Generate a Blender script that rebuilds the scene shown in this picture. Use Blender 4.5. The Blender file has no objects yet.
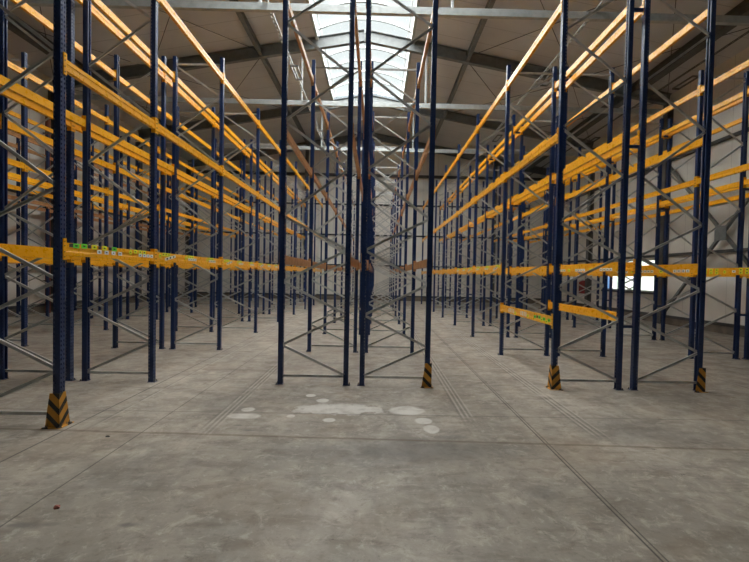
import bpy, bmesh, math, random
from mathutils import Vector, Matrix
random.seed(7)
sc = bpy.context.scene
COL = sc.collection
PI = math.pi

# ------------------------------------------------------------------ helpers
def srgb(r, g, b):
    def f(c):
        c /= 255.0
        return c / 12.92 if c <= 0.04045 else ((c + 0.055) / 1.055) ** 2.4
    return (f(r), f(g), f(b), 1.0)

class NT:
    """small node-tree writer"""
    def __init__(self, name):
        self.m = bpy.data.materials.new(name)
        self.m.use_nodes = True
        self.t = self.m.node_tree
        self.t.nodes.clear()
        self.out = self.t.nodes.new('ShaderNodeOutputMaterial')
        self.b = self.t.nodes.new('ShaderNodeBsdfPrincipled')
        self.t.links.new(self.b.outputs[0], self.out.inputs[0])
        self.co = None
    def put(self, sock, v):
        if isinstance(v, bpy.types.NodeSocket):
            self.t.links.new(v, sock)
        else:
            sock.default_value = v
    def set(self, **k):
        for n, v in k.items():
            self.put(self.b.inputs[n.replace('_', ' ')], v)
        return self
    def coord(self):
        if not self.co:
            self.co = self.t.nodes.new('ShaderNodeTexCoord')
        return self.co.outputs['Object']
    def sep(self):
        s = self.t.nodes.new('ShaderNodeSeparateXYZ')
        self.t.links.new(self.coord(), s.inputs[0])
        return s.outputs
    def math(self, op, a, b=0.0, c=None, clamp=False):
        n = self.t.nodes.new('ShaderNodeMath'); n.operation = op; n.use_clamp = clamp
        self.put(n.inputs[0], a); self.put(n.inputs[1], b)
        if c is not None: self.put(n.inputs[2], c)
        return n.outputs[0]
    def noise(self, scale, detail=3.0, rough=0.55, vec=None, dist=0.0):
        n = self.t.nodes.new('ShaderNodeTexNoise')
        self.put(n.inputs['Vector'], vec if vec is not None else self.coord())
        n.inputs['Scale'].default_value = scale
        n.inputs['Detail'].default_value = detail
        n.inputs['Roughness'].default_value = rough
        n.inputs['Distortion'].default_value = dist
        return n.outputs[0]
    def mapping(self, scale=(1, 1, 1), rot=(0, 0, 0), loc=(0, 0, 0)):
        n = self.t.nodes.new('ShaderNodeMapping')
        self.t.links.new(self.coord(), n.inputs[0])
        n.inputs['Scale'].default_value = scale
        n.inputs['Rotation'].default_value = rot
        n.inputs['Location'].default_value = loc
        return n.outputs[0]
    def ramp(self, fac, p0, p1, v0=0.0, v1=1.0):
        n = self.t.nodes.new('ShaderNodeMapRange')
        n.interpolation_type = 'SMOOTHSTEP'
        self.put(n.inputs[0], fac)
        for i, v in enumerate((p0, p1, v0, v1)):
            self.put(n.inputs[i + 1], v)
        return n.outputs[0]
    def mix(self, fac, a, b):
        n = self.t.nodes.new('ShaderNodeMix'); n.data_type = 'RGBA'
        self.put(n.inputs[0], fac); self.put(n.inputs[6], a); self.put(n.inputs[7], b)
        return n.outputs[2]
    def bump(self, h, strength=0.3, dist=0.01):
        n = self.t.nodes.new('ShaderNodeBump')
        n.inputs['Strength'].default_value = strength
        n.inputs['Distance'].default_value = dist
        self.put(n.inputs['Height'], h)
        self.t.links.new(n.outputs[0], self.b.inputs['Normal'])

def paint(name, c, c2, rough=0.45, metal=0.0, scale=6.0, bump=0.0):
    n = NT(name)
    f = n.ramp(n.noise(scale, 4.0), 0.35, 0.7)
    n.set(Base_Color=n.mix(f, c, c2), Metallic=metal)
    n.set(Roughness=n.ramp(n.noise(scale * 3, 2.0), 0.2, 0.8, rough - 0.08, rough + 0.1))
    if bump: n.bump(n.noise(scale * 8, 2.0), bump, 0.003)
    return n.m

M = {}
M['blue'] = paint('blue_paint', srgb(21, 44, 87), srgb(27, 52, 100), 0.34)
M['yellow'] = paint('yellow_paint', srgb(248, 178, 26), srgb(240, 166, 20), 0.3)
M['brown'] = paint('brown_orange_paint', srgb(205, 152, 98), srgb(184, 130, 82), 0.4)
M['zinc'] = paint('galvanised_steel', srgb(206, 208, 206), srgb(184, 186, 184), 0.42, 0.35)
M['steel'] = paint('grey_steel_paint', srgb(118, 122, 122), srgb(106, 110, 111), 0.5)
M['tie'] = paint('light_grey_steel_paint', srgb(176, 182, 182), srgb(160, 166, 166), 0.45)
M['column'] = paint('dark_grey_steel_paint', srgb(92, 92, 90), srgb(80, 80, 79), 0.55)
M['rust'] = paint('rust_brown_paint', srgb(128, 66, 36), srgb(104, 52, 30), 0.6)
M['rail'] = paint('dark_rail_paint', srgb(74, 74, 72), srgb(62, 62, 62), 0.55)
M['concrete'] = paint('plinth_concrete', srgb(128, 118, 106), srgb(102, 95, 87), 0.8, 0, 3.0, 0.3)
M['white'] = paint('white_sticker', srgb(240, 240, 236), srgb(230, 230, 226), 0.5)
M['stgreen'] = paint('green_sticker', srgb(110, 225, 60), srgb(95, 210, 52), 0.5)
M['styellow'] = paint('lemon_sticker', srgb(236, 242, 50), srgb(226, 232, 44), 0.5)
M['ink'] = paint('dark_ink', srgb(50, 52, 48), srgb(40, 42, 40), 0.6)
M['red'] = paint('red_enamel', srgb(150, 28, 26), srgb(128, 22, 22), 0.4)
M['scrap'] = paint('red_scrap_plastic', srgb(172, 104, 92), srgb(150, 88, 78), 0.6)
M['stone'] = paint('dark_stone', srgb(64, 60, 56), srgb(48, 46, 44), 0.9)
M['bolt'] = paint('bolt_steel', srgb(120, 112, 100), srgb(92, 84, 74), 0.5, 0.6)
M['winframe'] = paint('window_frame_paint', srgb(190, 192, 190), srgb(176, 178, 176), 0.5)
M['lampwhite'] = paint('lamp_housing', srgb(120, 120, 118), srgb(104, 104, 102), 0.5)

def emit(name, c, c2, s, scale=1.5):
    n = NT(name)
    f = n.ramp(n.noise(scale, 2.0), 0.4, 0.65)
    col = n.mix(f, c, c2)
    n.set(Base_Color=(0.6, 0.6, 0.6, 1), Roughness=0.5, Emission_Color=col, Emission_Strength=s)
    return n.m
n = NT('skylight_polycarbonate')
tr = n.t.nodes.new('ShaderNodeBsdfTransparent'); tr.inputs[0].default_value = (0.97, 0.985, 0.985, 1)
gl = n.t.nodes.new('ShaderNodeBsdfGlossy'); gl.inputs['Roughness'].default_value = 0.25
mx = n.t.nodes.new('ShaderNodeMixShader'); mx.inputs[0].default_value = 0.05
n.t.links.new(tr.outputs[0], mx.inputs[1]); n.t.links.new(gl.outputs[0], mx.inputs[2])
n.t.links.new(mx.outputs[0], n.out.inputs[0])
M['skypane'] = n.m
M['skyend'] = emit('skylight_end_polycarbonate', (0.74, 0.86, 0.92, 1), (0.82, 0.92, 0.96, 1), 0.6)
M['bluefilm'] = emit('daylit_blue_film', (0.12, 0.36, 0.85, 1), (0.16, 0.42, 0.9, 1), 0.8)
M['winpane'] = emit('daylit_window_pane', (1, 1, 0.98, 1), (0.72, 0.92, 0.74, 1), 1.35, 1.6)

# guard: yellow with black chevrons following the corner ridge (object space: ridge on the z axis)
n = NT('hazard_stripes')
s = n.sep()
d = n.math('ADD', n.math('ABSOLUTE', s[0]), n.math('ABSOLUTE', s[1]))
u = n.math('MULTIPLY_ADD', d, -1.05, s[2])
fr = n.math('FRACT', n.math('DIVIDE', n.math('ADD', u, 1.02), 0.165))
st = n.math('LESS_THAN', fr, 0.42)
wear = n.ramp(n.noise(22, 5.0), 0.58, 0.68)
c = n.mix(st, srgb(204, 146, 50), srgb(42, 42, 38))
n.set(Base_Color=n.mix(n.math('MULTIPLY', wear, 0.7), c, srgb(150, 118, 70)), Roughness=0.6)
M['hazard'] = n.m

# wall sheeting: vertical ribs every metre, faint dirt
def sheet(name, axis, c, c2, seam=1.0, depth=0.86):
    n = NT(name); s = n.sep()
    fr = n.math('FRACT', n.math('DIVIDE', n.math('ADD', s[axis], 200.0), seam))
    a = n.math('ABSOLUTE', n.math('SUBTRACT', fr, 0.5))
    line = n.math('GREATER_THAN', a, 0.5 - 0.012 / seam)
    base = n.mix(n.ramp(n.noise(0.7, 4.0), 0.35, 0.7), c, c2)
    dk = tuple(list(x * depth for x in c2[:3]) + [1])
    n.set(Base_Color=n.mix(line, base, dk), Roughness=0.55)
    n.bump(n.math('MULTIPLY', line, -1.0), 0.4, 0.01)
    return n.m
M['wall_x'] = sheet('wall_sheeting_side', 1, srgb(222, 219, 211), srgb(210, 207, 199))
M['wall_y'] = sheet('wall_sheeting_end', 0, srgb(232, 230, 223), srgb(222, 220, 213))
M['roof'] = sheet('roof_sheeting', 1, srgb(206, 208, 210), srgb(197, 199, 201), 1.05, 0.72)

# ------------------------------------------------------------------ floor material
n = NT('stained_concrete_floor'); s = n.sep(); X, Y = s[0], s[1]
big = n.ramp(n.noise(0.55, 5.0, 0.6), 0.34, 0.66)
mid = n.ramp(n.noise(2.6, 7.0, 0.68, None, 0.6), 0.32, 0.68)
fine = n.noise(30, 6.0, 0.75)
grit = n.noise(9.0, 8.0, 0.75, None, 0.4)
streak = n.noise(1.0, 5.0, 0.65, n.mapping((4.5, 0.5, 1)))
cross = n.noise(1.0, 7.0, 0.7, n.mapping((1.4, 4.6, 1)))
c = n.mix(big, srgb(149, 142, 132), srgb(178, 170, 158))
c = n.mix(n.math('MULTIPLY', mid, 0.6), c, srgb(133, 126, 115))
c = n.mix(n.math('MULTIPLY', n.ramp(streak, 0.48, 0.66), 0.35), c, srgb(128, 122, 114))
c = n.mix(n.math('MULTIPLY', n.ramp(cross, 0.48, 0.64), 0.55), c, srgb(110, 102, 93))
c = n.mix(n.math('MULTIPLY', n.ramp(n.noise(4.5, 8.0, 0.75, None, 0.8), 0.52, 0.66), 0.55), c, srgb(192, 184, 171))
c = n.mix(n.math('MULTIPLY', n.ramp(grit, 0.52, 0.66), 0.5), c, srgb(104, 97, 88))
c = n.mix(n.math('MULTIPLY', n.ramp(grit, 0.46, 0.34), 0.4), c, srgb(198, 193, 182))
c = n.mix(n.ramp(fine, 0.56, 0.72, 0.0, 0.55), c, srgb(104, 98, 90))
# brownish tint
c = n.mix(n.math('MULTIPLY', n.ramp(n.noise(0.9, 3.0, 0.5, n.mapping((1, 1, 1), (0, 0, 0), (11, 3, 0))), 0.5, 0.75), 0.35), c, srgb(150, 132, 112))
# dark worn area at the front edge of the racks
def blob(x, y, rx, ry, edge=0.35, warp=0.5, sc=7.0):
    dx = n.math('DIVIDE', n.math('SUBTRACT', X, x), rx)
    dy = n.math('DIVIDE', n.math('SUBTRACT', Y, y), ry)
    r = n.math('SQRT', n.math('ADD', n.math('MULTIPLY', dx, dx), n.math('MULTIPLY', dy, dy)))
    r = n.math('ADD', r, n.math('MULTIPLY', n.math('SUBTRACT', n.noise(sc, 4.0, 0.6), 0.5), warp * 2))
    return n.ramp(r, 1.0 - edge, 1.0 + edge, 1.0, 0.0)
for (x, y, rx, ry, k) in [(0.5, 4.15, 0.75, 0.28, 0.6), (3.1, 4.75, 0.6, 0.4, 0.4), (1.35, 3.35, 0.12, 0.1, 0.55), (-1.9, 5.6, 0.35, 0.5, 0.4), (-0.2, 4.0, 0.6, 0.18, 0.3), (-1.63, 2.84, 0.05, 0.025, 0.8), (-2.3, 2.82, 0.11, 0.03, 0.6), (-2.12, 2.84, 0.05, 0.02, 0.5), (-1.35, 4.6, 0.05, 0.02, 0.7), (-1.5, 4.75, 0.04, 0.02, 0.7), (0.85, 4.5, 0.14, 0.06, 0.5), (-2.0, 3.6, 0.5, 0.35, 0.3)]:
    c = n.mix(n.math('MULTIPLY', blob(x, y, rx, ry, 0.6, 0.8, 4.0), k), c, srgb(102, 99, 96))
# small dark specks
sp = n.math('MULTIPLY', n.ramp(n.noise(9.0, 3.0, 0.7), 0.69, 0.73), n.ramp(n.noise(1.3, 2.0), 0.5, 0.6))
c = n.mix(n.math('MULTIPLY', sp, 0.85), c, srgb(70, 64, 60))
# pale plaster stains
wm = None
for (x, y, rx, ry) in [(-0.43, 5.37, 0.55, 0.20), (0.41, 5.37, 0.22, 0.17), (0.58, 4.99, 0.10, 0.11), (0.64, 4.72, 0.085, 0.13), (-0.52, 4.97, 0.075, 0.07),
                       (-0.99, 5.09, 0.05, 0.055), (-0.69, 5.74, 0.085, 0.09), (-1.54, 5.06, 0.20, 0.09), (-1.56, 5.31, 0.08, 0.08), (-0.89, 5.97, 0.07, 0.075), (-0.82, 5.33, 0.07, 0.08)]:
    b = blob(x, y, rx, ry, 0.16, 0.35 if rx < 0.3 else 0.9, 6.0)
    wm = b if wm is None else n.math('MAXIMUM', wm, b)
wm = n.math('MULTIPLY', wm, n.ramp(n.noise(6, 4.0), 0.25, 0.6, 0.45, 0.95))
c = n.mix(n.math('MULTIPLY', wm, 0.85), c, srgb(218, 216, 210))
# joints and tyre marks
def line(axis, pos, w, soft=0.004):
    dd = n.math('ABSOLUTE', n.math('SUBTRACT', axis, pos))
    return n.ramp(dd, w, w + soft, 1.0, 0.0)
brk = n.ramp(n.noise(3.0, 3.0), 0.3, 0.5)
for p, w, k in [(1.760, 0.005, 0.9), (1.795, 0.004, 0.75), (-2.43, 0.005, 0.7), (-3.25, 0.008, 0.85), (6.0, 0.006, 0.8), (-6.6, 0.006, 0.8)]:
    c = n.mix(n.math('MULTIPLY', line(X, p, w), k), c, srgb(66, 62, 58))
Yc = n.math('MULTIPLY_ADD', X, 0.035, Y)
wob = n.math('MULTIPLY_ADD', n.math('SUBTRACT', n.noise(2.2, 3.0), 0.5), 0.05, Yc)
c = n.mix(n.math('MULTIPLY', line(Y, 5.19, 0.006), 0.75), c, srgb(78, 73, 68))
c = n.mix(n.math('MULTIPLY', line(wob, 4.405, 0.012, 0.02), 0.6), c, srgb(98, 82, 62))
for p in (10.6, 16.0, 21.4): c = n.mix(n.math('MULTIPLY', line(Y, p, 0.01), 0.6), c, srgb(78, 73, 68))
past = n.ramp(n.math('ADD', Y, n.math('MULTIPLY', n.noise(1.5, 2.0), 1.2)), 4.9, 5.7)
for p in (-1.86, -1.80, -1.745, 1.05, 1.11, 1.165, 2.37, 2.43, 2.50, -3.05):
    f = n.math('MULTIPLY', n.math('MULTIPLY', line(X, p, 0.008, 0.012), past), n.math('MULTIPLY', brk, 0.5))
    c = n.mix(f, c, srgb(92, 88, 83))
    f = n.math('MULTIPLY', n.math('MULTIPLY', line(X, p + 0.028, 0.006, 0.012), past), n.math('MULTIPLY', brk, 0.4))
    c = n.mix(f, c, srgb(196, 190, 180))
n.set(Base_Color=c, Roughness=n.ramp(mid, 0.0, 1.0, 0.42, 0.62), Specular_IOR_Level=0.4)
n.bump(n.math('ADD', n.math('MULTIPLY', fine, 0.6), n.math('MULTIPLY', mid, 0.5)), 0.25, 0.004)
M['floor'] = n.m

# ------------------------------------------------------------------ mesh helpers
class MB:
    def __init__(self):
        self.v, self.f, self.mi = [], [], []
    def add(self, vs, fs, mi=0):
        o = len(self.v)
        self.v += [tuple(p) for p in vs]
        self.f += [tuple(i + o for i in q) for q in fs]
        self.mi += [mi] * len(fs)
    def box(self, x0, x1, y0, y1, z0, z1, mi=0):
        vs = [(x, y, z) for z in (z0, z1) for y in (y0, y1) for x in (x0, x1)]
        self.add(vs, [(0, 2, 3, 1), (4, 5, 7, 6), (0, 1, 5, 4), (2, 6, 7, 3), (0, 4, 6, 2), (1, 3, 7, 5)], mi)
    def prism(self, prof, p0, p1, up=(0, 0, 1), mi=0, caps=True):
        """sweep a closed 2-D profile (side, up) from p0 to p1"""
        p0, p1 = Vector(p0), Vector(p1)
        d = (p1 - p0).normalized()
        side = d.cross(Vector(up)).normalized()
        u = side.cross(d)
        k = len(prof)
        vs = [p + side * a + u * b for p in (p0, p1) for a, b in prof]
        fs = [(i, (i + 1) % k, k + (i + 1) % k, k + i) for i in range(k)]
        if caps: fs += [tuple(range(k - 1, -1, -1)), tuple(range(k, 2 * k))]
        self.add(vs, fs, mi)
    def cyl(self, p0, p1, r, seg=10, mi=0):
        up = (0, 0, 1) if abs((Vector(p1) - Vector(p0)).normalized().z) < 0.9 else (0, 1, 0)
        self.prism([(r * math.cos(2 * PI * i / seg), r * math.sin(2 * PI * i / seg)) for i in range(seg)], p0, p1, up, mi)
    def mesh(self, name, mats):
        me = bpy.data.meshes.new(name)
        me.from_pydata(self.v, [], self.f)
        for m in (mats if isinstance(mats, (list, tuple)) else [mats]): me.materials.append(m)
        if any(self.mi): me.polygons.foreach_set('material_index', self.mi)
        bm = bmesh.new(); bm.from_mesh(me)
        bmesh.ops.recalc_face_normals(bm, faces=bm.faces)
        bm.to_mesh(me); bm.free()
        me.update()
        return me

def put(name, data, parent=None, loc=(0, 0, 0), rz=0.0, rot=None):
    o = bpy.data.objects.new(name, data)
    o.location = loc
    o.rotation_euler = rot if rot else (0, 0, rz)
    if parent: o.parent = parent
    COL.objects.link(o)
    return o
def tag(o, label, cat, group=None, kind=None):
    o['label'] = label; o['category'] = cat
    if group: o['group'] = group
    if kind: o['kind'] = kind
    return o
def struct(name, mb, mat, parent=None):
    o = put(name, mb.mesh(name, mat), parent)
    if not parent: o['kind'] = 'structure'
    return o
def i_prof(h, w, tf=0.016, tw=0.012):
    a, b, t = w / 2, h / 2, tw / 2
    return [(-a, -b), (a, -b), (a, -b + tf), (t, -b + tf), (t, b - tf), (a, b - tf), (a, b), (-a, b), (-a, b - tf), (-t, b - tf), (-t, -b + tf), (-a, -b + tf)]

# ------------------------------------------------------------------ the hall
RX, HW = -0.65, 12.15                       # ridge, half width
XL, XR = RX - HW, RX + HW
YF, YB = -13.2, 29.1
APEX, SL = 11.27, 0.18
def roof_z(x): return APEX - SL * abs(x - RX)
FR = [-1.0, 5.0, 11.0, 17.0, 23.0]          # portal frames
SKW, SKS, SKE = 1.85, 4.0, 23.05                      # skylight half width, far end

m = MB(); m.box(XL - 0.3, XR + 0.3, YF - 0.3, YB + 0.3, -0.2, 0.0); struct('floor', m, M['floor'])
# walls
m = MB(); m.box(XL - 0.2, XL, YF, YB, 0, roof_z(XL) + 0.1); struct('wall_left', m, M['wall_x'])
WY0, WY1, WZ0, WZ1 = 17.55, 21.65, 1.22, 2.62
m = MB()
zt = roof_z(XR) + 0.1
m.box(XR, XR + 0.2, YF, WY0, 0, zt); m.box(XR, XR + 0.2, WY1, YB, 0, zt)
m.box(XR, XR + 0.2, WY0, WY1, 0, WZ0); m.box(XR, XR + 0.2, WY0, WY1, WZ1, zt)
struct('wall_right', m, M['wall_x'])
def gable(name, y0, y1):
    m = MB()
    pts = [(XL - 0.2, 0), (XR + 0.2, 0), (XR + 0.2, zt), (RX, APEX + 0.12), (XL - 0.2, zt)]
    k = len(pts)
    vs = [(x, y, z) for y in (y0, y1) for x, z in pts]
    fs = [(i, (i + 1) % k, k + (i + 1) % k, k + i) for i in range(k)] + [tuple(range(k - 1, -1, -1)), tuple(range(k, 2 * k))]
    m.add(vs, fs)
    struct(name, m, M['wall_y'])
gable('wall_back', YB, YB + 0.2); gable('wall_front', YF - 0.2, YF)
# ceiling: two roof slopes, open along the ridge for the skylight
m = MB()
def slope(xa, xb, y0, y1):
    vs = []
    for dz in (0.0, 0.12):
        for y in (y0, y1):
            for x in (xa, xb): vs.append((x, y, roof_z(x) + dz))
    m.add(vs, [(0, 1, 3, 2), (4, 6, 7, 5), (0, 4, 5, 1), (2, 3, 7, 6), (0, 2, 6, 4), (1, 5, 7, 3)])
slope(XL - 0.2, RX - SKW, YF, YB); slope(RX + SKW, XR + 0.2, YF, YB)
slope(RX - SKW, RX, SKE, YB); slope(RX, RX + SKW, SKE, YB)
slope(RX - SKW, RX, YF, SKS); slope(RX, RX + SKW, YF, SKS)
struct('ceiling', m, M['roof'])

# skylight: barrel vault
sky = put('window_1', None, None, (RX, 0, roof_z(RX + SKW))); sky['kind'] = 'structure'
RISE = 0.46
def vault(a):                                # a in -1..1
    return (a * SKW, 0.16 + RISE * (1 - a * a))
m = MB(); NA = 16
for y0, y1 in [(SKS, SKE)]:
    vs, fs = [], []
    for i in range(NA + 1):
        x, z = vault(-1 + 2 * i / NA)
        vs += [(x, y0, z), (x, y1, z), (x, y0, z + 0.02), (x, y1, z + 0.02)]
    for i in range(NA):
        a, b = 4 * i, 4 * i + 4
        fs += [(a, b, b + 1, a + 1), (a + 2, a + 3, b + 3, b + 2)]
    m.add(vs, fs)
put('pane', m.mesh('pane', M['skypane']), sky)
for yy, nm in ((SKE, 'end_pane'), (SKS - 0.03, 'end_pane')):
    m = MB(); vs = []
    for dy in (0, 0.03):
        vs += [(vault(-1 + 2 * i / NA)[0], yy + dy, vault(-1 + 2 * i / NA)[1]) for i in range(NA + 1)] + [(SKW, yy + dy, -0.02), (-SKW, yy + dy, -0.02)]
    k = NA + 3
    m.add(vs, [tuple(range(k)), tuple(range(2 * k - 1, k - 1, -1))] + [(i, (i + 1) % k, k + (i + 1) % k, k + i) for i in range(k)])
    put(nm, m.mesh(nm, M['skyend']), sky)
rib = MB()
for i in range(NA):
    a, b = vault(-1 + 2 * i / NA), vault(-1 + 2 * (i + 1) / NA)
    rib.prism([(-0.035, -0.09), (0.035, -0.09), (0.035, 0), (-0.035, 0)], (a[0], 0, a[1] - 0.005), (b[0], 0, b[1] - 0.005))
rme = rib.mesh('rib', M['tie'])
y = SKE - 0.04
while y > 4:
    put('rib', rme, sky, (0, y, 0)); y -= 1.05
for sx in (-1, 1):
    m = MB(); m.box(sx * SKW - 0.05, sx * SKW + 0.05, SKS, SKE, -0.14, 0.2)
    put('curb', m.mesh('curb', M['tie']), sky)
    m = MB(); m.box(sx * (SKW - 0.16) - 0.015, sx * (SKW - 0.16) + 0.015, SKS, SKE, 0.14, 0.19)
    put('edge_bar', m.mesh('edge_bar', M['winframe']), sky)
m = MB(); m.box(-SKW, SKW, SKE - 0.02, SKE + 0.06, -0.1, 0.0); put('curb', m.mesh('curb', M['tie']), sky)

# portal frames: rafters, columns, ties with hangers
for fy in FR + [28.95]:
    m = MB()
    dep = 0.44
    for sx in (-1, 1):
        e = RX + sx * (HW - 0.1)
        m.prism(i_prof(dep, 0.18), (RX, fy, APEX - 0.04 - dep / 2), (e, fy, roof_z(e) - 0.04 - dep / 2))
    m.box(RX - 0.012, RX + 0.012, fy - 0.11, fy + 0.11, APEX - 0.54, APEX - 0.02)
    o = struct('roof_rafter', m, M['steel'])
    for wx, sg in ((XL, 1), (XR, -1)):
        m = MB()
        m.prism(i_prof(0.24, 0.26), (wx + sg * 0.125, fy, 0), (wx + sg * 0.125, fy, roof_z(wx) - 0.35), (1, 0, 0))
        struct('wall_column', m, M['column'])
    if fy > 8:
        m = MB()
        m.prism([(-0.06, -0.09), (0.06, -0.09), (0.06, 0.09), (-0.06, 0.09)], (XL + 0.36, fy, 8.36), (XR - 0.36, fy, 8.36))
        dark = fy > 26
        o = struct('tie_beam', m, M['rail'] if dark else M['tie'])
        if not dark:
            for hx in (-2.42, 2.42):
                m = MB(); m.box(RX + hx - 0.03, RX + hx + 0.03, fy - 0.03, fy + 0.03, 8.45, roof_z(RX + hx) - 0.47)
                put('hanger', m.mesh('hanger', M['tie']), o)
# longitudinal purlins
for px_, h in ((RX - 4.03, 0.26), (RX + 4.03, 0.26), (XR - 1.6, 0.36), (XL + 1.6, 0.36)):
    m = MB(); zc = roof_z(px_) - 0.16 - h / 2 if h < 0.3 else roof_z(px_) - 0.06 - h / 2
    m.prism(i_prof(h, 0.14 if h < 0.3 else 0.3), (px_, YF, zc), (px_, YB, zc))
    struct('roof_purlin', m, M['steel'] if h < 0.3 else M['column'])
# roof bracing rods
for y0 in (5.0, 11.0, 17.0):
    for sx in (-1, 1):
        xa, xb, xc = RX + sx * 4.0, RX + sx * 8.2, RX + sx * 11.9
        for p, q in (((xa, y0), (xb, y0 + 6)), ((xb, y0), (xa, y0 + 6)), ((xb, y0), (xc, y0 + 6)), ((xc, y0), (xb, y0 + 6))):
            m = MB(); m.cyl((p[0], p[1] + 0.1, roof_z(p[0]) - 0.3), (q[0], q[1] - 0.1, roof_z(q[0]) - 0.3), 0.012, 6)
            struct('roof_brace_rod', m, M['column'])
# wall rails, plinths, cross bracing
for nm, a in (('right', 1), ('left', -1)):
    wx = XR if a > 0 else XL
    xi0, xi1 = (wx - 0.06, wx) if a > 0 else (wx, wx + 0.06)
    m = MB(); m.box(xi0, xi1, YF, YB, 0, 0.27); struct('baseboard_' + nm, m, M['concrete'])
    for i, z in enumerate((0.31, 2.38 if a < 0 else 2.72, 4.4, 6.45)):
        m = MB(); x0, x1 = (wx - 0.12, wx) if a > 0 else (wx, wx + 0.12)
        m.box(x0, x1, YF, YB, z - 0.05, z + 0.05)
        struct('trim_%d' % (i + (1 if a > 0 else 5)), m, M['rail'])
m = MB(); m.box(XL, XR, YB - 0.06, YB, 0, 0.27); struct('baseboard_back', m, M['concrete'])
for i, z in enumerate((0.31, 2.35, 4.38, 6.42)):
    m = MB(); m.box(XL, XR, YB - 0.1, YB, z - 0.045, z + 0.045); struct('trim_%d' % (i + 9), m, M['rail'])
for i, cxp in enumerate((-9.0, -4.8, 3.5, 7.8)):
    m = MB(); m.prism(i_prof(0.24, 0.2), (cxp, YB - 0.22, 0), (cxp, YB - 0.22, roof_z(cxp) - 0.3), (0, 1, 0)); struct('wall_column', m, M['column'])
wb = put('wall_cross_brace', None, None, (XR - 0.18, 14.0, 3.3)); wb['kind'] = 'structure'
for sg in (-1, 1):
    m = MB(); m.prism([(-0.045, -0.045), (0.045, -0.045), (0.045, 0.045), (-0.045, 0.045)], (0.02 * sg, -2.8, -2.9 * sg), (0.02 * sg, 2.8, 2.9 * sg))
    put('brace_bar', m.mesh('brace_bar', M['steel']), wb)
m = MB(); m.box(-0.1, -0.085, -0.24, 0.24, -0.24, 0.24); put('gusset', m.mesh('gusset', M['steel']), wb)
# window in the side wall
win = put('window_2', None, None, (XR, (WY0 + WY1) / 2, WZ0)); win['kind'] = 'structure'
w2, wh = (WY1 - WY0) / 2, WZ1 - WZ0
m = MB(); m.box(0.10, 0.12, -w2, w2, 0, wh); put('pane', m.mesh('pane', M['winpane']), win)
m = MB()
for y0, y1, z0, z1 in ((-w2, w2, 0, 0.06), (-w2, w2, wh - 0.06, wh), (-w2, -w2 + 0.06, 0, wh), (w2 - 0.06, w2, 0, wh), (-0.65, -0.61, 0, wh), (0.61, 0.65, 0, wh)):
    m.box(0.05, 0.1, y0, y1, z0, z1)
put('window_frame', m.mesh('window_frame', M['winframe']), win)
m = MB(); m.box(0.06, 0.095, w2 - 0.5, w2 - 0.06, 0.06, wh - 0.06); put('blue_panel', m.mesh('blue_panel', M['bluefilm']), win)
m = MB(); m.box(-0.1, 0.1, -w2 - 0.05, w2 + 0.05, -0.09, 0); put('window_sill', m.mesh('window_sill', M['rail']), win)

# ------------------------------------------------------------------ pallet racks
D, G, AL, B, B1, Y0 = 1.0, 0.2483, 1.9638, 2.8073, 1.9231, 6.5816
PH = 6.29                                    # post height
LV = (1.91, 3.88, 5.85)                      # beam centre heights
M1r = -0.4465; M1a = M1r - D; M2r = M1r + G; M2a = M2r + D
L1a = M1a - AL; L2a = L1a - D - G - D; L3a = L2a - AL; L4a = L3a - D - G - D
R1a = M2a + AL; R2a = R1a + D + G + D; R3a = R2a + AL; R4a = R3a + D + G + D
def fy(k): return Y0 + k * B if k >= 0 else Y0 - B1

# perforated post: omega section, outward face +x, real slots
def post_mesh():
    prof = [(-0.037, 0.020), (-0.037, 0.038), (-0.029, 0.038), (-0.021, 0.038), (0.038, 0.038), (0.038, 0.027), (0.038, 0.014), (0.038, -0.014), (0.038, -0.027), (0.038, -0.038), (-0.021, -0.038), (-0.029, -0.038), (-0.037, -0.038), (-0.037, -0.020)]
    holes = {2, 5, 7, 10}                    # segment i = prof[i]..prof[i+1]
    t = 0.0025
    k = len(prof)
    # make sure the inner skin really lies inside
    inn = []
    for x, y in prof:
        inn.append((x - math.copysign(t, x) if abs(x + 0.037) < 1e-6 or abs(x - 0.038) < 1e-6 else x,
                    y - math.copysign(t, y) if abs(abs(y) - 0.038) < 1e-6 else y))
    zs = [0.0, 0.06]
    while zs[-1] < PH - 0.06:
        b = zs[-1]
        zs += [b + 0.024, b + 0.05]
    zs.append(PH)
    nz = len(zs)
    vs = [(x, y, z) for z in zs for x, y in prof] + [(x, y, z) for z in zs for x, y in inn]
    N = nz * k
    fs = []
    def hole(i, j):
        return 0 <= j < nz - 1 and 0 < j < nz - 2 and j % 2 == 1 and i in holes
    for j in range(nz - 1):
        for i in range(k - 1):
            a, b, c_, d = j * k + i, j * k + i + 1, (j + 1) * k + i + 1, (j + 1) * k + i
            if hole(i, j):
                for p, q in ((a, b), (b, c_), (c_, d), (d, a)): fs.append((p, q, q + N, p + N))
            else:
                fs.append((a, d, c_, b)); fs.append((a + N, b + N, c_ + N, d + N))
        for i in (0, k - 1):
            fs.append((j * k + i, (j + 1) * k + i, (j + 1) * k + i + N, j * k + i + N))
    for j in (0, nz - 1):
        for i in range(k - 1): fs.append((j * k + i, j * k + i + 1, j * k + i + 1 + N, j * k + i + N))
    m = MB(); m.add(vs, fs)
    return m.mesh('post', M['blue'])
POST = post_mesh()
m = MB(); m.box(-0.045, 0.07, -0.05, 0.05, 0.0, 0.006)
for bx, by in ((0.055, 0.036), (0.055, -0.036)): m.cyl((bx, by, 0.006), (bx, by, 0.03), 0.008, 8, 1)
FOOT = m.mesh('foot_plate', [M['blue'], M['bolt']])
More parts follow.
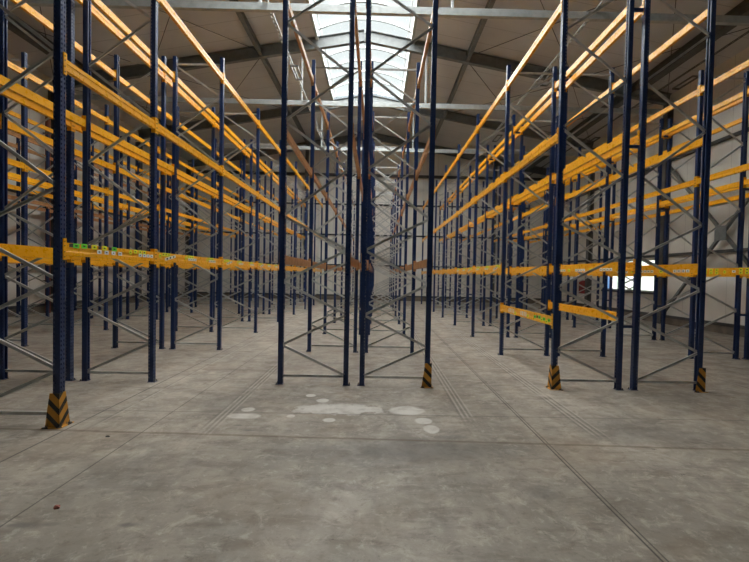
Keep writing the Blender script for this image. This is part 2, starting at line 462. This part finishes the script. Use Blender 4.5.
CPROF = [(-0.011, -0.018), (0.011, -0.018), (0.011, -0.015), (-0.008, -0.015), (-0.008, 0.015), (0.011, 0.015), (0.011, 0.018), (-0.011, 0.018)]
def brace_mesh(x0, z0, x1, z1, yo):
    m = MB(); m.prism(CPROF, (x0, yo, z0), (x1, yo, z1)); return m.mesh('brace', M['zinc'])
NZ = [0.14, 0.60, 1.08, 1.57, 2.07, 2.57, 3.29, 4.00, 4.73, 5.46, 6.10]   # odd nodes on the aisle post
xa_, xr_ = -0.03, -D + 0.03
BR = [brace_mesh(xa_, 0.13, xr_, 0.13, 0.0), brace_mesh(xa_, 6.14, xr_, 6.14, 0.0)]
for i in range(len(NZ) - 1):
    z0, z1 = NZ[i] + 0.012, NZ[i + 1] - 0.012
    xs = (xr_, xa_) if i % 2 == 0 else (xa_, xr_)
    BR.append(brace_mesh(xs[0], z0, xs[1], z1, 0.013 if i % 2 else -0.013))

BPROF = [(-0.010, -0.07), (0.043, -0.07), (0.043, -0.028), (0.038, -0.023), (0.038, 0.012), (0.043, 0.017), (0.043, 0.07), (0.014, 0.07), (0.014, 0.06), (-0.010, 0.06)]
def beam_mesh(L, mat, q):
    m = MB(); k = len(BPROF)
    vs = [(x, y, z * q) for y in (0, L) for x, z in BPROF]
    m.add(vs, [(i, (i + 1) % k, k + (i + 1) % k, k + i) for i in range(k)] + [tuple(range(k - 1, -1, -1)), tuple(range(k, 2 * k))])
    return m.mesh('beam', mat)
def conn_mesh(mat):
    m = MB()                                  # plate on the post face and a plate along the post flank
    m.box(0.040, 0.049, -0.045, 0.004, -0.115, 0.115)
    m.box(-0.014, 0.049, 0.0, 0.005, -0.115, 0.115)
    for z in (-0.085, -0.03, 0.035, 0.08): m.box(0.048, 0.052, -0.033, -0.020, z - 0.006, z + 0.006, 1)
    return m.mesh('connector', [mat, M['bolt']])
CONN = {k: conn_mesh(M[k]) for k in ('yellow', 'brown')}
BM = {}
for k in ('yellow', 'brown'):
    for L in (B - 0.078, B1 - 0.078):
        for q in (1.0, 0.84): BM[k, round(L, 3), q] = beam_mesh(L, M[k], q)
# stickers on the beam fronts
def sticker(mat, w, h, kind):
    m = MB(); m.box(0, 0.0012, -w / 2, w / 2, -h / 2, h / 2)
    if kind == 'ring':
        m.v, m.f, m.mi = [], [], []
        m.cyl((0, 0, 0), (0.0012, 0, 0), w / 2, 14)
        m.box(0.0012, 0.0016, -w * 0.22, w * 0.22, -0.006, 0.006, 1)
    elif kind == 'box':
        m.box(0.0012, 0.0016, -w * 0.2, w * 0.2, -h * 0.16, h * 0.16, 1)
    elif kind == 'bars':
        for q in (-0.3, 0, 0.3): m.box(0.0012, 0.0016, (q - 0.07) * w, (q + 0.07) * w, -h * 0.3, h * 0.3, 1)
    return m.mesh('sticker', [mat, M['ink']])
ST = {'g': sticker(M['stgreen'], 0.10, 0.052, 'box'), 'y': sticker(M['styellow'], 0.085, 0.052, 'box'), 'o': sticker(M['styellow'], 0.07, 0.07, 'ring'),
      'w': sticker(M['white'], 0.08, 0.046, 'box'), 'd': sticker(M['ink'], 0.06, 0.04, 'plain'), 't': sticker(M['white'], 0.36, 0.045, 'bars'), 'b': sticker(M['white'], 0.04, 0.085, 'plain')}
# (sticker, position along the beam as a fraction or metres, height) - y runs from the near end
def stick(beam, items, L, flip, inner=False):
    for k, yy, z, *r in items:
        y = L - yy if flip else yy
        put('sticker', ST[k], beam, (-0.0102 if inner else 0.0432, y, z), rot=(r[0] if r else 0, 0, PI if inner else 0))
G_A = [('d', .08, .045), ('g', .16, .045), ('g', .29, .05), ('d', .38, .05), ('y', .47, .05), ('d', .57, .05), ('y', .66, .05), ('g', .86, .05), ('d', .77, .05), ('w', .56, -.002), ('w', .70, -.002), ('w', .84, -.002), ('w', .98, -.002),
       ('o', 1.22, .03), ('y', 1.34, .045), ('y', 1.46, .045), ('y', 1.57, .045), ('w', 1.46, 0), ('w', 1.57, 0), ('w', 1.67, 0), ('w', 1.77, 0)]
def grp(y, tilt=False):
    r = [('o', y, .02), ('y', y + .10, .045), ('y', y + .19, .045), ('y', y + .28, .045)]
    return r + ([('t', y + .33, .0, 0.18)] if tilt else [('w', y + q, .0) for q in (.13, .22, .31, .40)])
G_B = grp(.10, True) + grp(1.0) + grp(1.95)
G_LOW = [('g', .10, .0), ('y', .20, -.03), ('g', .30, .0), ('y', .40, -.02), ('g', .50, .01), ('d', .60, .01), ('g', .70, 0)] + [('y', 1.05, -.02)] + [('b', y, .0) for y in (1.15, 1.24, 1.33, 1.42)] + [('y', 1.75, -.03)] + [('b', y, .0) for y in (1.85, 1.95, 2.05, 2.15)]
G_TXT = [('w', y, -.045) for y in (.25, .35, .45, .55, 1.15, 1.25, 1.35, 1.45, 1.95, 2.05, 2.15, 2.25)] + [('y', .9, -.045), ('y', 1.75, -.045)]
G_YEL = [('w', 2.52, 0), ('o', 1.88, -.01), ('w', 1.66, 0), ('w', .9, 0), ('w', .75, 0)] + [('y', q, z) for q in (2.38, 2.23, 2.08, 1.5, 1.36) for z in (-.028, .032)]

def rack(name_label, xa, sgn, k0, k1, mat, skip=(), extra=(), stickers={}, spacer=(), group='pallet racks in long rows'):
    """xa: x of the aisle-side posts, sgn: +1 when the aisle lies towards +X"""
    yo = fy(k0)
    root = put('pallet_rack', None, None, (xa, yo, 0), 0 if sgn > 0 else PI)
    tag(root, name_label, 'rack', group, 'thing')
    def ly(y): return sgn * (y - yo)
    for k in range(k0, k1 + 1):
        f = put('upright_frame', None, root, (0, ly(fy(k)), 0))
        for x, r in ((0, 0), (-D, PI)):
            put('post', POST, f, (x, 0, 0), r)
            put('foot_plate', FOOT, f, (x, 0, 0), r)
        for b in BR: put('brace', b, f)
        if spacer:
            for z in spacer:
                if not (spacer is SP_M and k < 1): put('row_spacer', SPC[mat], root, (-D - 0.038, ly(fy(k)), z))
    for k in range(k0, k1):
        L = (B if k >= 0 else B1) - 0.078
        for face in ('aisle', 'rear'):
            for lv in list(range(3)) + [9]:
                if (k, face, lv) in skip: continue
                if lv == 9 and (k, face) not in extra: continue
                z = (1.04 if face == 'aisle' else 1.12) if lv == 9 else LV[lv]
                ya = fy(k) + 0.039
                # beam-local +x is the outward face; rear beams are turned round
                if face == 'aisle':
                    bx, rz = 0.0, 0.0
                    by = ly(ya) if sgn > 0 else ly(ya) - L
                    near_at_zero = sgn > 0
                else:
                    bx, rz = -D, PI
                    by = ly(ya) + L if sgn > 0 else ly(ya)
                    near_at_zero = sgn < 0
                bo = put('beam', BM[mat, round(L, 3), 0.84 if lv in (1, 2) else 1.0], root, (bx, by, z), rz)
                put('connector', CONN[mat], bo)
                put('connector', CONN[mat], bo, (0.046, L, 0), rot=(PI, 0, 0)).location = (0, L, 0)
                it = stickers.get((k, face, lv))
                if it: stick(bo, it, L, not near_at_zero, it is G_TXT)
    return root
m = MB(); m.box(-G + 0.092, 0, -0.02, 0.02, -0.022, 0.022); SPC = {'yellow': m.mesh('row_spacer', M['blue']), 'brown': m.mesh('row_spacer', M['zinc'])}
SP_M, SP_R = (0.95,), (0.98, 3.74, 5.8)

stL = {(-1, 'aisle', 0): G_A, (0, 'aisle', 0): G_B, (1, 'aisle', 0): G_B, (2, 'aisle', 0): G_B}
rack('blue pallet rack with yellow beams whose first post wears the biggest yellow-black guard', L1a, 1, -1, 7, 'yellow', stickers=stL)
rack('pallet rack standing back to back behind the one with the biggest yellow-black guard', L2a, -1, -1, 7, 'yellow')
rack('third pallet rack counted from the wall with the rust-brown pipe, yellow beams', L3a, 1, 0, 7, 'yellow')
rack('yellow-beamed rack facing the brown-beamed one along the wall with the rust-brown pipe', L4a, -1, 0, 7, 'yellow')
rack('dim brown-beamed rack standing against the wall with the rust-brown pipe', -11.38, 1, 0, 7, 'brown')
rack('blue rack with brown beams under the skylight, no guard on its front feet', M1a, -1, 0, 7, 'brown', spacer=SP_M)
rack('blue rack with brown beams under the skylight, striped guard on its front foot', M2a, 1, 0, 7, 'brown')
stR = {(0, 'aisle', 9): G_LOW, (1, 'aisle', 0): G_B, (2, 'aisle', 0): G_B, (0, 'rear', 0): G_TXT}
rack('blue and yellow pallet rack with an extra pair of low beams in its front bay', R1a, -1, 0, 7, 'yellow', skip={(0, 'aisle', 0)}, extra={(0, 'aisle'), (0, 'rear')}, stickers=stR, spacer=SP_R)
rack('blue and yellow pallet rack back to back with the one that has extra low beams', R2a, 1, 0, 7, 'yellow', stickers={(0, 'aisle', 0): G_TXT})
rack('pallet rack back to back with the rack nearest the daylit window wall', R3a, -1, 0, 7, 'yellow', stickers={(0, 'aisle', 0): G_YEL}, spacer=SP_R)
rack('outermost pallet rack, nearest the wall with the daylit window', R4a, 1, 0, 7, 'yellow')

# ------------------------------------------------------------------ corner guards on the front feet
def guard(x, y, sx, label):
    """ridge at the outer front corner; sx = side of the aisle"""
    t, h = 0.006, 0.37
    root = put('corner_guard', None, None, (x, y, 0))
    tag(root, label, 'post guard', 'yellow-black corner guards on the front posts')
    m = MB()
    tw, bw = 0.10, 0.15
    vs = [(0, 0, 0.006), (-sx * bw, 0, 0.006), (-sx * tw, 0, h), (0, 0, h)]
    m.add(vs + [(a, t, z) for a, b, z in vs], [(0, 1, 2, 3), (7, 6, 5, 4), (0, 4, 5, 1), (1, 5, 6, 2), (2, 6, 7, 3), (3, 7, 4, 0)])
    tw, bw = 0.10, 0.165
    vs = [(0, 0, 0.006), (0, bw, 0.006), (0, tw, h), (0, 0, h)]
    m.add(vs + [(a - sx * t, b, z) for a, b, z in vs], [(0, 1, 2, 3), (7, 6, 5, 4), (0, 4, 5, 1), (1, 5, 6, 2), (2, 6, 7, 3), (3, 7, 4, 0)])
    put('stripe_shield', m.mesh('stripe_shield', M['hazard']), root)
    m = MB(); x0, x1 = sorted((sx * 0.03, -sx * 0.17))
    m.box(x0, x1, -0.03, 0.0, 0, 0.007); x0, x1 = sorted((0.0, sx * 0.03)); m.box(x0, x1, 0.0, 0.19, 0, 0.007)
    put('base_flange', m.mesh('base_flange', M['hazard']), root)
    for bx, by in ((-sx * 0.12, -0.016), (sx * 0.016, 0.14)):
        m = MB(); m.cyl((bx, by, 0.007), (bx, by, 0.022), 0.01, 8); put('bolt', m.mesh('bolt', M['bolt']), root)
guard(L1a + 0.06, fy(-1) - 0.08, 1, 'worn striped guard on the front post of the leftmost aisle rack, largest of the four')
guard(M2a + 0.06, Y0 - 0.08, 1, 'striped guard on the front post of the brown-beamed rack under the skylight')
guard(R1a - 0.06, Y0 - 0.08, -1, 'striped guard with V chevrons on the front post of the rack with extra low beams')
guard(R2a + 0.06, Y0 - 0.08, 1, 'narrow scuffed striped guard on the front post back to back with the low-beam rack')

# ------------------------------------------------------------------ cable trays and lamps under the roof
trays = [(-2.88, 'perforated cable tray running under the roof beside the skylight'), (5.38, 'perforated cable tray under the roof above the rack with extra low beams'), (9.9, 'perforated cable tray under the roof near the daylit window wall')]
lampl = [['hanging lamp on the tray beside the skylight, nearer one', 'hanging lamp on the tray beside the skylight, farther one'],
         ['hanging lamp above the rack with extra low beams, nearer one', 'hanging lamp above the rack with extra low beams, farther one'],
         ['hanging lamp on the tray near the daylit window wall, nearer one', 'hanging lamp on the tray near the daylit window wall, farther one']]
for (tx, lab), ll in zip(trays, lampl):
    zc = 8.472
    root = put('cable_tray', None, None, (tx, 4.0, zc)); tag(root, lab, 'cable tray', 'cable trays under the roof')
    m = MB(); L = 24.8; tm = M['column'] if tx > 9 else M['tie']; hw_ = 0.03 if tx > 9 else 0.04
    for sx in (-1, 1):
        m = MB(); m.box(sx * hw_ - 0.003, sx * hw_ + 0.003, 0, L, -0.02, 0.008); put('side_rail', m.mesh('side_rail', tm), root)
    m = MB(); xs = (-hw_ + 0.003, -hw_ + 0.009, hw_ - 0.009, hw_ - 0.003); ys = [0.0]
    while ys[-1] < L - 0.25: ys += [ys[-1] + 0.1, ys[-1] + 0.2]
    ys.append(L); nx, ny = 4, len(ys)
    vs = [(x, y, z) for z in (-0.02, -0.012) for y in ys for x in xs]; N = nx * ny; fs = []
    solid = lambda i, j: 0 <= i < 3 and 0 <= j < ny - 1 and not (i == 1 and j % 2 == 1)
    for j in range(ny - 1):
        for i in range(3):
            if not solid(i, j): continue
            a, b, c_, d = j * nx + i, j * nx + i + 1, (j + 1) * nx + i + 1, (j + 1) * nx + i
            fs += [(a, d, c_, b), (a + N, b + N, c_ + N, d + N)]
            for (p, q), (u, v) in (((a, b), (i, j - 1)), ((b, c_), (i + 1, j)), ((c_, d), (i, j + 1)), ((d, a), (i - 1, j))):
                if not solid(u, v): fs.append((p, q, q + N, p + N))
    m.add(vs, fs)
    put('slotted_base', m.mesh('slotted_base', tm), root)
    for ly_, lb in zip((14.2, 20.3), ll):
        lr = put('hanging_lamp', None, None, (tx + 0.14, ly_, zc - 0.24)); tag(lr, lb, 'lamp', 'lamps hanging under the roof')
        m = MB()
        for y0, y1, x0, x1 in ((-0.48, 0.48, -0.12, -0.09), (-0.48, 0.48, 0.09, 0.12), (-0.48, -0.45, -0.12, 0.12), (0.45, 0.48, -0.12, 0.12)):
            m.box(x0, x1, y0, y1, -0.02, 0.03)
        put('housing', m.mesh('housing', M['column']), lr)
        for hy in (-0.4, 0.4):
            m = MB(); m.cyl((-0.10, hy, 0.03), (-0.14, hy, 0.215), 0.006, 6); put('hanger_rod', m.mesh('hanger_rod', M['zinc']), lr)

# red cabinet on the window wall
root = put('fire_hose_cabinet', None, None, (XR - 0.022, 23.68, 0.92)); tag(root, 'small red cabinet on the white wall beyond the daylit window', 'cabinet')
m = MB(); m.box(-0.12, 0, -0.36, 0.36, 0, 0.72); put('body', m.mesh('body', M['red']), root)
m = MB(); m.box(-0.135, -0.12, -0.33, 0.33, 0.03, 0.69); d_ = put('door', m.mesh('door', M['red']), root)
m = MB(); m.box(-0.16, -0.135, 0.22, 0.26, 0.3, 0.42); put('handle', m.mesh('handle', M['bolt']), d_)
# rust-brown pipe at the far wall
root = put('downpipe', None, None, (XL + 0.22, 16.6, 0)); tag(root, 'rust-brown vertical pipe standing beside a dark column at the wall', 'pipe')
m = MB(); m.cyl((0, 0, 0.0), (0, 0, 8.0), 0.09, 14); put('pipe', m.mesh('pipe', M['rust']), root)
for z in (1.2, 4.0, 6.8):
    m = MB(); m.cyl((0, 0, z), (0, 0, z + 0.06), 0.1, 14); m.box(-0.19, -0.08, -0.02, 0.02, z + 0.01, z + 0.05)
    put('bracket', m.mesh('bracket', M['rail']), root)
# bits on the floor
def chip(name, x, y, r, h, mat, label, cat):
    bm = bmesh.new(); bmesh.ops.create_icosphere(bm, subdivisions=2, radius=1)
    for v in bm.verts:
        v.co *= 1 + random.uniform(-0.25, 0.25)
        v.co = Vector((v.co.x * r, v.co.y * r * 0.75, max(v.co.z, -0.5) * h))
    zmin = min(v.co.z for v in bm.verts)
    for v in bm.verts: v.co.z -= zmin
    me = bpy.data.meshes.new(name); bm.to_mesh(me); bm.free(); me.materials.append(mat)
    tag(put(name, me, None, (x, y, 0)), label, cat)
chip('plastic_scrap', -2.23, 3.03, 0.022, 0.018, M['scrap'], 'tiny red plastic scrap lying on the bare concrete floor', 'scrap')
chip('stone_chip', -2.70, 4.36, 0.022, 0.008, M['stone'], 'dark stone chip on the floor near the biggest striped guard', 'stone')

# ------------------------------------------------------------------ camera
R_ = Vector((1.0, 0, 0)); pt, rl, yw = -0.024, 0.0201, 0.0123
ex = Vector((math.cos(yw), -math.sin(yw), 0)); ey = Vector((math.sin(yw), math.cos(yw), 0)); ez = Vector((0, 0, 1))
F = math.cos(pt) * ey + math.sin(pt) * ez; U0 = -math.sin(pt) * ey + math.cos(pt) * ez
Rr = math.cos(rl) * ex + math.sin(rl) * U0; Uu = -math.sin(rl) * ex + math.cos(rl) * U0
cam = bpy.data.cameras.new('camera'); co = bpy.data.objects.new('camera', cam); COL.objects.link(co)
mt = Matrix((Rr, Uu, -F)).transposed().to_4x4(); mt.translation = Vector((0, 0, 1.6931))
co.matrix_world = mt
cam.sensor_width = 36; cam.lens = 430 * 36 / 749
cam.shift_x = -7.473 / 749; cam.shift_y = 4.80 / 749
cam.clip_start = 0.05; cam.clip_end = 200
sc.camera = co

# ------------------------------------------------------------------ light: daylight only
w = bpy.data.worlds.new('world'); sc.world = w; w.use_nodes = True
w.node_tree.nodes['Background'].inputs[0].default_value = (0.88, 0.94, 0.94, 1)
w.node_tree.nodes['Background'].inputs[1].default_value = 1.0
sun = bpy.data.lights.new('overcast_sky', 'SUN'); sun.energy = 34; sun.angle = math.radians(150); sun.color = (1.0, 0.985, 0.96)
so = bpy.data.objects.new('overcast_sky', sun); so.location = (0, 8, 20); COL.objects.link(so)
sc.view_settings.view_transform = 'Standard'
sc.view_settings.look = 'None'
sc.view_settings.gamma = 1.0
sc.view_settings.exposure = 0.15
sc.view_settings.use_curve_mapping = False
sc.cycles.max_bounces = 8
sc.cycles.diffuse_bounces = 5
sc.cycles.use_denoising = True
